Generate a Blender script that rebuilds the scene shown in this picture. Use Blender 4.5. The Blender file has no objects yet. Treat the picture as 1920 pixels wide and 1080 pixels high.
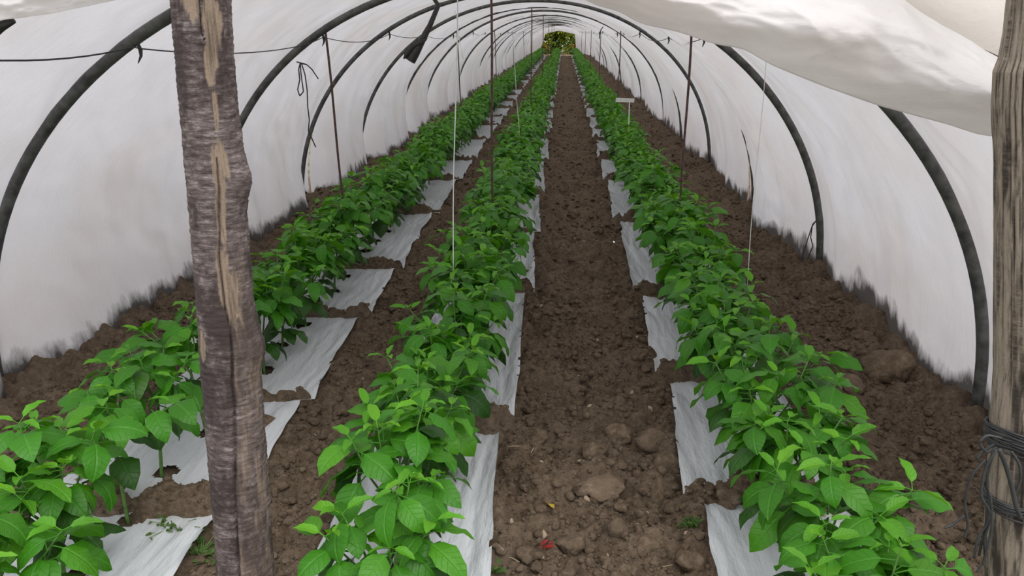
import bpy, math, random
import numpy as np
from mathutils import Vector, Matrix, Euler
random.seed(7); rng = np.random.default_rng(7)
S = bpy.context.scene; COL = S.collection
# ------------------------------------------------------------ camera, sky, exposure
F = 1500.0; EYE = 1.65; HY = 58.0; VX = 1058.0
PITCH = math.atan((540-HY)/F); YAW = math.atan((VX-960)*math.cos(PITCH)/F)
cam = bpy.data.cameras.new('camera'); co = bpy.data.objects.new('camera', cam); COL.objects.link(co)
cam.sensor_width = 36; cam.lens = F/1920*36; cam.clip_start = .05; cam.clip_end = 300
co.location = (0, 0, EYE); co.rotation_euler = (math.pi/2-PITCH, 0, YAW); S.camera = co
W = bpy.data.worlds.new('overcast'); S.world = W; W.use_nodes = True
_n = W.node_tree; _bg = _n.nodes['Background']
_tc = _n.nodes.new('ShaderNodeTexCoord'); _sx = _n.nodes.new('ShaderNodeSeparateXYZ'); _cr = _n.nodes.new('ShaderNodeValToRGB')
_n.links.new(_tc.outputs['Generated'], _sx.inputs[0]); _n.links.new(_sx.outputs[2], _cr.inputs[0]); _n.links.new(_cr.outputs[0], _bg.inputs[0])
_cr.color_ramp.elements[0].color = (.52, .54, .59, 1); _cr.color_ramp.elements[1].color = (1.0, .975, .985, 1)
_bg.inputs[1].default_value = 2.5
sun = bpy.data.lights.new('sun', 'SUN'); sun.energy = 1.6; sun.angle = math.radians(45); sun.color = (1, .97, .92)
so = bpy.data.objects.new('sun', sun); COL.objects.link(so); so.rotation_euler = (math.radians(28), math.radians(24), 0)
S.view_settings.view_transform = 'Standard'; S.view_settings.look = 'None'; S.view_settings.gamma = 1
S.view_settings.use_curve_mapping = False; S.view_settings.exposure = 0.0

# ------------------------------------------------------------ measuring helpers (world positions from surveyed sight lines)
_fw = np.array([-math.sin(YAW)*math.cos(PITCH), math.cos(YAW)*math.cos(PITCH), -math.sin(PITCH)])
_rt = np.array([math.cos(YAW), math.sin(YAW), 0]); _up = np.cross(_rt, _fw); _C = np.array([0, 0, EYE])
def at(x, y, Y):
    d = _fw+_rt*(x-960)/F-_up*(y-540)/F; return _C+d*(Y/d[1])
def atz(x, y, Z):
    d = _fw+_rt*(x-960)/F-_up*(y-540)/F; return _C+d*((Z-EYE)/d[2])

# ------------------------------------------------------------ node material helpers
def mat(name):
    m = bpy.data.materials.new(name); m.use_nodes = True; nt = m.node_tree
    return m, nt, nt.nodes['Principled BSDF'], nt.nodes['Material Output']
def N(nt, typ, **kw):
    n = nt.nodes.new(typ)
    for k, v in kw.items():
        if k.startswith('i_'):
            key = k[2:]; key = int(key) if key.isdigit() else key.replace('_', ' ')
            n.inputs[key].default_value = v
        else: setattr(n, k, v)
    return n
def lk(nt, a, b): nt.links.new(a, b)
def ramp(nt, src, stops, interp='LINEAR'):
    r = nt.nodes.new('ShaderNodeValToRGB'); cr = r.color_ramp; cr.interpolation = interp
    while len(cr.elements) < len(stops): cr.elements.new(.5)
    for e, (p, c) in zip(cr.elements, stops):
        e.position = p; e.color = (c[0], c[1], c[2], 1) if isinstance(c, (tuple, list)) else (c, c, c, 1)
    lk(nt, src, r.inputs[0]); return r.outputs[0]
def noise(nt, scale, detail=4, vec=None, rough=.55, mapping=None, coord='Object', rot=(0,0,0)):
    n = N(nt, 'ShaderNodeTexNoise', i_Scale=scale, i_Detail=detail, i_Roughness=rough)
    if vec is None: vec = N(nt, 'ShaderNodeTexCoord').outputs[coord]
    if mapping:
        mp = N(nt, 'ShaderNodeMapping'); mp.inputs['Scale'].default_value = mapping; mp.inputs['Rotation'].default_value = rot
        lk(nt, vec, mp.inputs[0]); vec = mp.outputs[0]
    lk(nt, vec, n.inputs['Vector']); return n.outputs['Fac']
def mixc(nt, fac, a, b, mode='MIX'):
    m = N(nt, 'ShaderNodeMix', data_type='RGBA', blend_type=mode)
    for i, v in ((0, fac), (6, a), (7, b)):
        if hasattr(v, 'links') or isinstance(v, bpy.types.NodeSocket): lk(nt, v, m.inputs[i])
        else: m.inputs[i].default_value = (*v, 1) if isinstance(v, tuple) else v
    return m.outputs[2]
def mth(nt, op, a, b=0.0, c=None):
    m = N(nt, 'ShaderNodeMath', operation=op)
    for i, v in enumerate((a, b, c)):
        if v is None: continue
        if isinstance(v, bpy.types.NodeSocket): lk(nt, v, m.inputs[i])
        else: m.inputs[i].default_value = v
    return m.outputs[0]
def bump(nt, h, strength=.5, dist=.01):
    b = N(nt, 'ShaderNodeBump'); b.inputs['Strength'].default_value = strength; b.inputs['Distance'].default_value = dist
    lk(nt, h, b.inputs['Height']); return b.outputs[0]
def simple(name, col, rough=.7, spec=.3, var=.15, scale=30, metal=0, bmp=.3):
    m, nt, b, o = mat(name)
    nz = noise(nt, scale, 4)
    dk = tuple(c*(1-var*2) for c in col); lt = tuple(min(1, c*(1+var*2)) for c in col)
    lk(nt, ramp(nt, nz, [(.3, dk), (.7, lt)]), b.inputs['Base Color'])
    b.inputs['Roughness'].default_value = rough; b.inputs['Specular IOR Level'].default_value = spec; b.inputs['Metallic'].default_value = metal
    lk(nt, bump(nt, nz, bmp, .004), b.inputs['Normal'])
    return m

# film (translucent polythene)
def film_mat(name, col, trans, rough=.35, stain=True, base_dirt=True, gloss=.06, streak=(6, 60, 6), bstr=.35):
    m, nt, b, o = mat(name); nt.nodes.remove(b)
    tc = N(nt, 'ShaderNodeTexCoord').outputs['Object']
    big = noise(nt, 1.1, 3, tc); fine = noise(nt, 55, 5, tc, .7)
    c = mixc(nt, ramp(nt, big, [(.35, 0.), (.68, 1.)]), col, (col[0]*.93, col[1]*.885, col[2]*.845) if stain else col)
    c = mixc(nt, ramp(nt, fine, [(.55, 0.), (.72, .16)]), c, (.45, .40, .36))
    if base_dirt:
        sx = N(nt, 'ShaderNodeSeparateXYZ'); lk(nt, tc, sx.inputs[0]); z = sx.outputs[2]
        wv = noise(nt, 2.2, 3, tc); jag = noise(nt, 1.0, 5, tc, .7, (9, 9, 3))
        hgt = mth(nt, 'ADD', mth(nt, 'MULTIPLY', wv, .42), mth(nt, 'MULTIPLY', jag, .24))
        hgt = mth(nt, 'SUBTRACT', hgt, .20)
        d = mth(nt, 'SUBTRACT', hgt, z)
        f = ramp(nt, mth(nt, 'ADD', mth(nt, 'MULTIPLY', d, 7.0), .42), [(.25, 0.), (.85, .95)])
        c = mixc(nt, f, c, (.045, .040, .036))
    d1 = N(nt, 'ShaderNodeBsdfDiffuse'); t1 = N(nt, 'ShaderNodeBsdfTranslucent'); g1 = N(nt, 'ShaderNodeBsdfGlossy', i_Roughness=rough)
    lk(nt, c, d1.inputs[0]); lk(nt, c, t1.inputs[0])
    s1 = noise(nt, 1.0, 4, tc, .6, streak, rot=(0.5, 0, 0)); s2 = noise(nt, 1.0, 4, tc, .6, (streak[0], streak[1]*.5, streak[2]*2), rot=(-.7, .3, 0))
    nb = bump(nt, mth(nt, 'ADD', s1, mth(nt, 'MULTIPLY', s2, .7)), bstr, .02)
    for s in (d1, t1, g1): lk(nt, nb, s.inputs['Normal'])
    mx = N(nt, 'ShaderNodeMixShader'); mx.inputs[0].default_value = trans
    lk(nt, d1.outputs[0], mx.inputs[1]); lk(nt, t1.outputs[0], mx.inputs[2])
    fr = N(nt, 'ShaderNodeLayerWeight', i_Blend=.5); fz = mth(nt, 'ADD', mth(nt, 'MULTIPLY', mth(nt, 'POWER', fr.outputs['Facing'], 4.0), .45), .04)
    m2 = N(nt, 'ShaderNodeMixShader'); lk(nt, mth(nt, 'MULTIPLY', fz, gloss*10), m2.inputs[0])
    lk(nt, mx.outputs[0], m2.inputs[1]); lk(nt, g1.outputs[0], m2.inputs[2]); lk(nt, m2.outputs[0], o.inputs[0])
    return m
M_cover = film_mat('polythene_cover', (.675, .665, .69), .44, .3, gloss=.08, streak=(4, 30, 4), bstr=.45)
M_drape = film_mat('polythene_drape', (.76, .75, .755), .52, .28, True, False, .09, (5, 5, 9), .35)
M_gable = film_mat('polythene_gable', (.74, .70, .65), .42, .3, True, False, .06)
M_mulch = film_mat('white_mulch_film', (.60, .625, .65), .10, .3, False, False, .05, (30, 9, 3), .6)

# soil
def soil_mat(name, k=1.0):
    m, nt, b, o = mat(name)
    tc = N(nt, 'ShaderNodeTexCoord').outputs['Object']
    if k != 1:
        sc = N(nt, 'ShaderNodeVectorMath', operation='MULTIPLY_ADD'); sc.inputs[1].default_value = (k, k, k); lk(nt, tc, sc.inputs[0])
        lk(nt, N(nt, 'ShaderNodeObjectInfo').outputs['Location'], sc.inputs[2]); tc = sc.outputs[0]
    n1 = noise(nt, 3.0, 4, tc); n2 = noise(nt, 45, 6, tc, .7); n3 = noise(nt, 260, 3, tc)
    c = ramp(nt, n2, [(.25, (.055, .038, .024)), (.5, (.155, .112, .074)), (.78, (.31, .238, .172))])
    c = mixc(nt, ramp(nt, n1, [(.4, 0.), (.7, .55)]), c, (.225, .17, .122))
    c = mixc(nt, ramp(nt, n3, [(.70, 0.), (.76, .75)]), c, (.50, .44, .36))
    lk(nt, c, b.inputs['Base Color']); b.inputs['Roughness'].default_value = .95; b.inputs['Specular IOR Level'].default_value = .15
    lk(nt, bump(nt, mth(nt, 'ADD', n2, mth(nt, 'MULTIPLY', n3, .35)), 1.0, .018), b.inputs['Normal'])
    return m
M_soil = soil_mat('clod_soil'); M_clod = soil_mat('big_clod_soil', .045)
M_stone = simple('pale_stone', (.36, .28, .205), .85, .25, .25, 25)
M_hoop = simple('dark_pipe', (.075, .076, .070), .5, .45, .3, 18)
M_wire = simple('dark_wire', (.035, .036, .036), .6, .3)
M_strap = simple('black_hose', (.016, .014, .013), .45, .45, .3, 60)
M_rod = simple('rusty_rod', (.085, .05, .042), .7, .3, .25, 40)
M_twine = simple('white_twine', (.72, .72, .70), .8, .2, .05)
M_tag = simple('white_plastic', (.78, .78, .75), .5, .4, .04)
M_stem = simple('pepper_stem', (.10, .20, .045), .6, .4, .2, 40)
M_flower = simple('white_petal', (.80, .82, .72), .6, .2, .04)
M_red = simple('red_peel', (.20, .012, .010), .5, .4, .3, 60)
M_yel = simple('yellow_leaf', (.46, .33, .05), .6, .3, .25, 60)
M_straw = simple('dry_straw', (.45, .36, .23), .8, .2, .1)

def leaf_mat(name, col, yel, trans=.30, spec=.38):
    m, nt, b, o = mat(name)
    uv = N(nt, 'ShaderNodeUVMap').outputs[0]
    sx = N(nt, 'ShaderNodeSeparateXYZ'); lk(nt, uv, sx.inputs[0]); t = sx.outputs[0]; s = mth(nt, 'ABSOLUTE', mth(nt, 'SUBTRACT', sx.outputs[1], .5))
    ph = mth(nt, 'FRACT', mth(nt, 'MULTIPLY', mth(nt, 'SUBTRACT', t, mth(nt, 'MULTIPLY', s, .55)), 7.0))
    lat = mth(nt, 'ABSOLUTE', mth(nt, 'SUBTRACT', ph, .5))           # .5 at the lateral veins
    vein = mth(nt, 'MAXIMUM', ramp(nt, lat, [(.44, 0.), (.5, 1.)]), ramp(nt, s, [(.0, 1.), (.045, 0.)]))
    oi = N(nt, 'ShaderNodeObjectInfo').outputs['Random']; at_ = N(nt, 'ShaderNodeAttribute', attribute_name='rnd').outputs['Fac']
    r = mth(nt, 'FRACT', mth(nt, 'ADD', oi, at_))
    c = mixc(nt, r, tuple(x*.68 for x in col), col)
    c = mixc(nt, ramp(nt, mth(nt, 'FRACT', mth(nt, 'MULTIPLY', r, 7.3)), [(.55, 0.), (1., .55)]), c, yel)
    c = mixc(nt, mth(nt, 'MULTIPLY', vein, .28), c, tuple(min(1, x*1.7+.03) for x in col))
    lk(nt, c, b.inputs['Base Color']); b.inputs['Roughness'].default_value = .42; b.inputs['Specular IOR Level'].default_value = spec
    hb = mth(nt, 'SUBTRACT', noise(nt, 9, 3, uv), mth(nt, 'MULTIPLY', vein, .9))
    nb = bump(nt, hb, .55, .004); lk(nt, nb, b.inputs['Normal'])
    tr = N(nt, 'ShaderNodeBsdfTranslucent'); lk(nt, mixc(nt, .55, c, (yel[0]*1.5, yel[1]*1.4, yel[2])), tr.inputs[0]); lk(nt, nb, tr.inputs['Normal'])
    mx = N(nt, 'ShaderNodeMixShader'); mx.inputs[0].default_value = trans
    lk(nt, b.outputs[0], mx.inputs[1]); lk(nt, tr.outputs[0], mx.inputs[2]); lk(nt, mx.outputs[0], o.inputs[0])
    return m
M_young = leaf_mat('young_leaf', (.095, .33, .011), (.17, .42, .016))
M_mature = leaf_mat('mature_leaf', (.048, .225, .008), (.105, .32, .011))
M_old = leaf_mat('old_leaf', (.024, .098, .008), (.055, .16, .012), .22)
M_bush = leaf_mat('hedge_leaf', (.22, .30, .012), (.48, .46, .03))
M_bush2 = leaf_mat('hedge_leaf_dark', (.09, .17, .015), (.25, .28, .03))
M_bush3 = leaf_mat('hedge_leaf_rust', (.38, .21, .06), (.45, .32, .07))
M_weed = leaf_mat('weed_leaf', (.10, .20, .04), (.14, .22, .06))
M_bark0 = simple('hedge_bark', (.12, .09, .06), .9, .2)

# ------------------------------------------------------------ mesh helpers
def mesh_np(name, V, Fc, mats, smooth=True, mi=None, uv=None, rnd=None):
    V = np.asarray(V, np.float32); Fc = np.asarray(Fc, np.int32); k = Fc.shape[1]
    me = bpy.data.meshes.new(name)
    me.vertices.add(len(V)); me.vertices.foreach_set('co', V.ravel())
    me.loops.add(Fc.size); me.loops.foreach_set('vertex_index', Fc.ravel())
    me.polygons.add(len(Fc)); me.polygons.foreach_set('loop_start', np.arange(0, Fc.size, k, dtype=np.int32))
    me.polygons.foreach_set('loop_total', np.full(len(Fc), k, np.int32))
    if smooth: me.polygons.foreach_set('use_smooth', np.ones(len(Fc), bool))
    for m in (mats if isinstance(mats, (list, tuple)) else [mats]): me.materials.append(m)
    if mi is not None: me.polygons.foreach_set('material_index', np.asarray(mi, np.int32))
    if uv is not None:
        ul = me.uv_layers.new(name='UVMap'); ul.data.foreach_set('uv', np.asarray(uv, np.float32)[Fc.ravel()].ravel())
    if rnd is not None:
        a = me.attributes.new('rnd', 'FLOAT', 'POINT'); a.data.foreach_set('value', np.asarray(rnd, np.float32))
    me.update(); me.validate(); return me
def link(name, data, parent=None, loc=None, rot=None, scale=None, **props):
    o = bpy.data.objects.new(name, data); COL.objects.link(o)
    if parent is not None: o.parent = parent
    if loc is not None: o.location = loc
    if rot is not None: o.rotation_euler = rot
    if scale is not None: o.scale = scale if hasattr(scale, '__len__') else (scale,)*3
    for k, v in props.items():
        if v is not None: o[k] = v
    return o
def thing(name, label, cat, loc=(0, 0, 0), group=None, data=None, **kw):
    return link(name, data, None, loc, label=label, category=cat, group=group, **kw)
class MB:
    def __init__(s): s.v = []; s.f = []; s.n = 0
    def add(s, V, Fq): s.v.append(np.asarray(V, float)); s.f.append(np.asarray(Fq, int)+s.n); s.n += len(V)
    def tube(s, pts, rad, seg=8, caps=True):
        pts = np.asarray(pts, float); n = len(pts)
        if np.isscalar(rad): rad = np.full(n, rad)
        T = np.gradient(pts, axis=0); T /= np.linalg.norm(T, axis=1)[:, None]+1e-9
        ref = np.array([0, 0, 1.]) if abs(T[:, 2]).mean() < .8 else np.array([0, 1., 0])
        A = np.cross(T, ref); A /= np.linalg.norm(A, axis=1)[:, None]+1e-9; B = np.cross(T, A)
        a = np.linspace(0, 2*np.pi, seg, endpoint=False)
        V = pts[:, None]+np.asarray(rad)[:, None, None]*(np.cos(a)[None, :, None]*A[:, None]+np.sin(a)[None, :, None]*B[:, None])
        V = V.reshape(-1, 3); i, j = np.meshgrid(np.arange(n-1), np.arange(seg), indexing='ij'); j2 = (j+1) % seg
        Fq = np.stack([i*seg+j, i*seg+j2, (i+1)*seg+j2, (i+1)*seg+j], -1).reshape(-1, 4)
        if caps:
            V = np.vstack([V, pts[0], pts[-1]]); c0 = n*seg; k = np.arange(0, seg)
            c = np.stack([np.full(seg, c0), (k+1) % seg, k, k], 1)[:, :4]
            d = np.stack([np.full(seg, c0+1), (n-1)*seg+k, (n-1)*seg+(k+1) % seg, (n-1)*seg+(k+1) % seg], 1)
            s.caps = True
            s.add(V, Fq); s.t = getattr(s, 't', [])
            base = s.n-len(V); s.t.append(c[:, :3]+base); s.t.append(d[:, :3]+base)
        else: s.add(V, Fq)
        return s
    def box(s, c, d, R=None):
        c = np.asarray(c, float); d = np.asarray(d, float)/2
        P = np.array([[x, y, z] for x in (-1, 1) for y in (-1, 1) for z in (-1, 1)])*d
        if R is not None: P = P@np.asarray(R).T
        s.add(P+c, [[0, 1, 3, 2], [4, 6, 7, 5], [0, 4, 5, 1], [2, 3, 7, 6], [0, 2, 6, 4], [1, 5, 7, 3]]); return s
    def data(s, name, m, smooth=True, org=(0, 0, 0)):
        V = np.vstack(s.v)-np.asarray(org); Fq = [tuple(r) for r in np.vstack(s.f).tolist()]
        for t in getattr(s, 't', []): Fq += [tuple(r) for r in t.tolist()]
        me = bpy.data.meshes.new(name); me.from_pydata(V.tolist(), [], Fq); me.materials.append(m)
        if smooth: me.polygons.foreach_set('use_smooth', np.ones(len(me.polygons), bool))
        me.update(); return me
def grid_faces(nu, nv):
    i, j = np.meshgrid(np.arange(nu-1), np.arange(nv-1), indexing='ij')
    return np.stack([i*nv+j, (i+1)*nv+j, (i+1)*nv+j+1, i*nv+j+1], -1).reshape(-1, 4)

# ------------------------------------------------------------ numpy noise
def _h(i, j, s):
    n = (i.astype(np.int64)*374761393+j.astype(np.int64)*668265263+s*1442695041) & 0x7fffffff
    n = ((n ^ (n >> 13))*1274126177) & 0x7fffffff; n = n ^ (n >> 16)
    return (n & 0xffff)/65535.
def vn(x, y, s=0):
    i = np.floor(x); j = np.floor(y); u = x-i; v = y-j; u = u*u*(3-2*u); v = v*v*(3-2*v)
    return (_h(i, j, s)*(1-u)+_h(i+1, j, s)*u)*(1-v)+(_h(i, j+1, s)*(1-u)+_h(i+1, j+1, s)*u)*v
def fbm(x, y, s=0, o=4, g=.5):
    a = 1; t = 0; w = 0
    for k in range(o): t = t+a*(vn(x*2**k, y*2**k, s+k)-.5); w += a; a *= g
    return t/w*2
def domes(x, y, cell, s):       # rounded clods packed in jittered cells
    X = x/cell; Y = y/cell; i0 = np.floor(X); j0 = np.floor(Y); out = np.zeros_like(X)
    for di in (-1, 0, 1):
        for dj in (-1, 0, 1):
            i = i0+di; j = j0+dj
            cx = i+_h(i, j, s); cy = j+_h(i, j, s+1); r = .25+.6*_h(i, j, s+2)**2; q = .7+.6*_h(i, j, s+3)
            dx = (X-cx)*q; dy = (Y-cy)/q
            d = (dx*dx+dy*dy)/(r*r)
            out = np.maximum(out, r*np.sqrt(np.clip(1-d, 0, 1)))
    return out*cell

# ------------------------------------------------------------ plan of the tunnel
CX = -.36; AL = 2.36; AR = 2.24; TOP = 2.0
HOOPS = [2.02, 3.4, 5.75, 7.85, 10.3, 12.9]
while HOOPS[-1]+2.35 < 58: HOOPS.append(round(HOOPS[-1]+2.35, 3))
YEND = HOOPS[-1]
ROWS = {'left': -1.50, 'middle': -.48, 'right': .78}
def mounds(seed, first):
    r = random.Random(seed); L = list(first)
    while L[-1] < YEND: L.append(L[-1]+r.uniform(1.3, 2.3))
    return np.array(L)
MOUND = {'left': mounds(1, [1.4, 2.42, 3.33, 4.47, 5.5, 7.4, 9.2]), 'middle': mounds(2, [1.3, 3.12, 5.05, 6.75, 8.4]), 'right': mounds(3, [1.5, 2.62, 3.72, 5.02, 7.25, 9.3])}
def row_edges(row, y):
    """left and right edge of the mulch film of one row at distance y"""
    c = ROWS[row]; m = MOUND[row]; k = np.clip(np.searchsorted(m, y)-1, 0, len(m)-2); ph = np.clip((y-m[k])/(m[k+1]-m[k]), 0, 1)
    wig = .03*fbm(y*1.1, y*0+c, 5)+.012*fbm(y*6, y*0+c, 6)
    saw = .06*(1-ph)-.03
    hl, hr = {'left': (.33, .33), 'middle': (.28, .27), 'right': (.27, .29)}[row]
    return c-hl-saw+wig, c+hr+saw+.03*fbm(y*1.3, y*0+c+9, 8), ph
def ground(x, y, detail=True):
    d = np.abs(x-CX)
    g = .03*fbm(x*.7, y*.5, 1)+.0*x
    # soil banked up towards the foot of the cover
    g = g+np.where(x > CX, .035, .06)*np.exp(-((np.where(x > CX, CX+AR, CX-AL+.17)-x)/.28)**2)
    rough = np.ones_like(x); mound = np.zeros_like(x)
    for rname, c in ROWS.items():
        l, r, ph = row_edges(rname, y)
        ins = 1/(1+np.exp(-(x-l-.015)/.012))*1/(1+np.exp((x-r+.015)/.012))
        m = MOUND[rname]; k = np.clip(np.searchsorted(m, y), 0, len(m)-1); k0 = np.clip(k-1, 0, None)
        dm = np.minimum(np.abs(y-m[k]), np.abs(y-m[k0]))
        wd = .062+.045*fbm(x*7, y*2, 11)+.05*fbm(x*2, y*.8, 14)
        mo = np.clip(1-(dm/np.clip(wd, .03, 1))**2, 0, 1)
        mound = mound+.075*mo*ins
        rough = rough*(1-ins*(1-np.clip(mo*2, 0, 1)))
        g = g-.012*ins*(1-np.clip(mo*2, 0, 1))
    if detail:
        am = .6+.8*np.clip(vn(x*1.3, y*1.3, 31), 0, 1)
        h = .55*domes(x, y, .17, 41)*am+.6*domes(x+.3, y, .085, 45)+.6*domes(x, y+.2, .042, 51)+.012*fbm(x*20, y*20, 61)
        g = g+h*rough-.042*rough
    return g+mound
def ground1(x, y): return float(ground(np.array([x]), np.array([y]))[0])

# ------------------------------------------------------------ SETTING: soil floor
def floor_part(x0, x1, y0, y1, step, name):
    xs = np.linspace(x0, x1, int((x1-x0)/step)+1); ys = np.linspace(y0, y1, int((y1-y0)/step)+1)
    X, Y = np.meshgrid(xs, ys, indexing='ij'); Z = ground(X.ravel(), Y.ravel())
    return np.stack([X.ravel(), Y.ravel(), Z], 1), grid_faces(len(xs), len(ys))
mb = []
off = 0; VV = []; FF = []
for a in [(-2.9, 2.3, .6, 6.5, .0125), (-2.9, 2.3, 6.5, 14, .025), (-2.9, 2.3, 14, 30, .05), (-2.9, 2.3, 30, 59.5, .1)]:
    V, f = floor_part(*a, 'f'); VV.append(V); FF.append(f+off); off += len(V)
floor = link('floor', mesh_np('floor', np.vstack(VV), np.vstack(FF), M_soil), kind='structure')
# outdoor ground round the tunnel
M_out = simple('outdoor_grass_ground', (.13, .12, .075), .95, .1, .3, 3)
ob = MB(); V = []
for (x0, x1, y0, y1) in [(-25, -2.85, -12, 90), (2.25, 25, -12, 90), (-2.85, 2.25, -12, .65), (-2.85, 2.25, 59.4, 90)]:
    ob.add([(x0, y0, .0), (x1, y0, .0), (x1, y1, .0), (x0, y1, .0)], [[0, 1, 2, 3]])
link('ground_outside', ob.data('ground_outside', M_out, False), kind='structure')

# clods
def ico(sub):
    import bmesh
    b = bmesh.new(); bmesh.ops.create_icosphere(b, subdivisions=sub, radius=1)
    V = np.array([v.co[:] for v in b.verts]); Fc = np.array([[v.index for v in f.verts] for f in b.faces]); b.free(); return V, Fc
I1, I2, I3 = ico(1), ico(2), ico(3)
def lump(base, seed, amp=.28):
    V, Fc = base; r = np.random.default_rng(seed); out = V.copy()
    for k in range(15):          # planes knocked off the lump
        d = r.normal(size=3); d /= np.linalg.norm(d); h = r.uniform(.52, .9); t = out@d
        out = out-np.clip(t-h, 0, None)[:, None]*d*.85
    q = fbm(out[:, 0]*2.2+seed, out[:, 1]*2.2+out[:, 2]*1.7, seed, 4, .6)
    out = out*(1+amp*q+(.24*fbm(out[:, 0]*6+seed, out[:, 1]*7+out[:, 2]*6, seed+3, 3, .6) if len(V) > 100 else 0))[:, None]; out[:, 2] *= .72
    return out
big_me = [mesh_np('clod', lump(I3, 100+i), I3[1], M_clod) for i in range(12)]
stone_me = [mesh_np('stone', lump(I2, 300+i, .12), I2[1], M_stone) for i in range(6)]
def bare(x, y):
    ok = np.ones_like(x, bool)
    for rn in ROWS:
        l, r, ph = row_edges(rn, y); m = MOUND[rn]; k = np.clip(np.searchsorted(m, y), 0, len(m)-1)
        dm = np.minimum(np.abs(y-m[k]), np.abs(y-m[np.clip(k-1, 0, None)]))
        ok &= ~((x > l-.01) & (x < r+.01) & (dm > .07))
    return ok & (x > CX-AL+.12) & (x < CX+AR-.1)
spots = []
for (px, py, w) in [(1130, 915, 118), (1160, 835, 62), (1225, 840, 70), (1010, 830, 40), (1370, 945, 66), (1252, 865, 58), (1050, 890, 40), (1665, 700, 105), (1600, 725, 60), (1160, 1010, 50), (1070, 1020, 60), (1215, 1035, 60),
                    (985, 510, 24), (990, 1040, 45), (1110, 850, 60), (215, 940, 70), (500, 800, 60), (520, 790, 40), (1290, 1050, 70), (1035, 700, 40), (1135, 715, 26), (1075, 405, 30), (720, 590, 30), (690, 580, 30), (640, 770, 40), (590, 765, 34)]:
    p = atz(px, py, .0); d = math.hypot(p[1], EYE); spots.append((p[0], p[1], w/1500*d/2*1.02))
while len(spots) < 285:
    y = 2.0+6.5*rng.random()**1.3; x = rng.uniform(-2.5, 1.8)
    if bare(np.array([x]), np.array([y]))[0]:
        spots.append((x, y, rng.uniform(.017, .036)*(1+.5*(rng.random() < .12))))
for i, (x, y, r) in enumerate(spots):
    link('clod', big_me[i % 12], floor, (x, y, ground1(x, y)*.55+r*.22), (rng.uniform(-.3, .3), rng.uniform(-.3, .3), rng.uniform(0, 6.28)), (r, r*rng.uniform(.75, 1), r*rng.uniform(.7, 1)))
n = 0
stone_spots = [(1090, 870), (985, 925), (1000, 962), (1100, 940), (1015, 890), (1265, 985), (1285, 1008), (1185, 735), (1218, 770), (1435, 957), (340, 948), (362, 950), (1196, 628), (1105, 775), (960, 990), (1020, 1000), (1060, 1005), (940, 955), (1140, 1045), (1015, 590), (1055, 520), (1120, 640), (1095, 470)]
for i in range(130):
    if i < len(stone_spots): p = atz(*stone_spots[i], .0); x, y = p[0], p[1]; r = rng.uniform(.009, .018)
    else:
        while True:
            y = 2.1+8*rng.random()**1.3; x = rng.uniform(-2.3, 1.7); r = rng.uniform(.005, .013)
            if bare(np.array([x]), np.array([y]))[0]: break
    link('stone', stone_me[i % 6], floor, (x, y, ground1(x, y)+r*.3), rng.uniform(0, 6, 3), (r*1.2, r, r*.9))
# the uncountable crumbs: one piece of real geometry
VV = []; FF = []; off = 0
def crumbs(nn, x0, x1, y0, y1, s0, s1, base, pw=1.0, mask=None):
    global off
    tem = [lump(base, 500+k, .3) for k in range(8)]
    x = rng.uniform(x0, x1, nn); y = y0+(y1-y0)*rng.random(nn)**pw
    k = bare(x, y); x = x[k]; y = y[k]; z = ground(x, y); r = s0+(s1-s0)*rng.random(len(x))**2.5
    a = rng.uniform(0, 6.28, len(x))
    for t in range(8):
        q = np.arange(len(x)) % 8 == t
        c, s = np.cos(a[q])[:, None], np.sin(a[q])[:, None]; T = tem[t]
        fx, fy = rng.uniform(.75, 1.2, (2, q.sum(), 1))
        P = np.stack([(T[:, 0]*c*fx-T[:, 1]*s*fy)*r[q][:, None]+x[q][:, None], (T[:, 0]*s*fx+T[:, 1]*c*fy)*r[q][:, None]+y[q][:, None], T[:, 2]*r[q][:, None]+z[q][:, None]+r[q][:, None]*.15], -1)
        m_ = q.sum(); VV.append(P.reshape(-1, 3)); FF.append((base[1][None]+(np.arange(m_)*len(T))[:, None, None]).reshape(-1, 3)+off); off += m_*len(T)
crumbs(11000, -2.4, 1.85, 1.9, 5.2, .006, .027, I2, 1.25)
crumbs(46000, -2.4, 1.85, 1.9, 6.5, .003, .011, I1, 1.3)
crumbs(9000, -2.55, 1.85, 6.5, 16, .010, .030, I1, 1.2)
crumbs(6000, -2.5, 1.8, 16, 57, .015, .04, I1)
link('soil_crumbs', mesh_np('soil_crumbs', np.vstack(VV), np.vstack(FF), M_soil, True), floor, kind='stuff')

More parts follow.
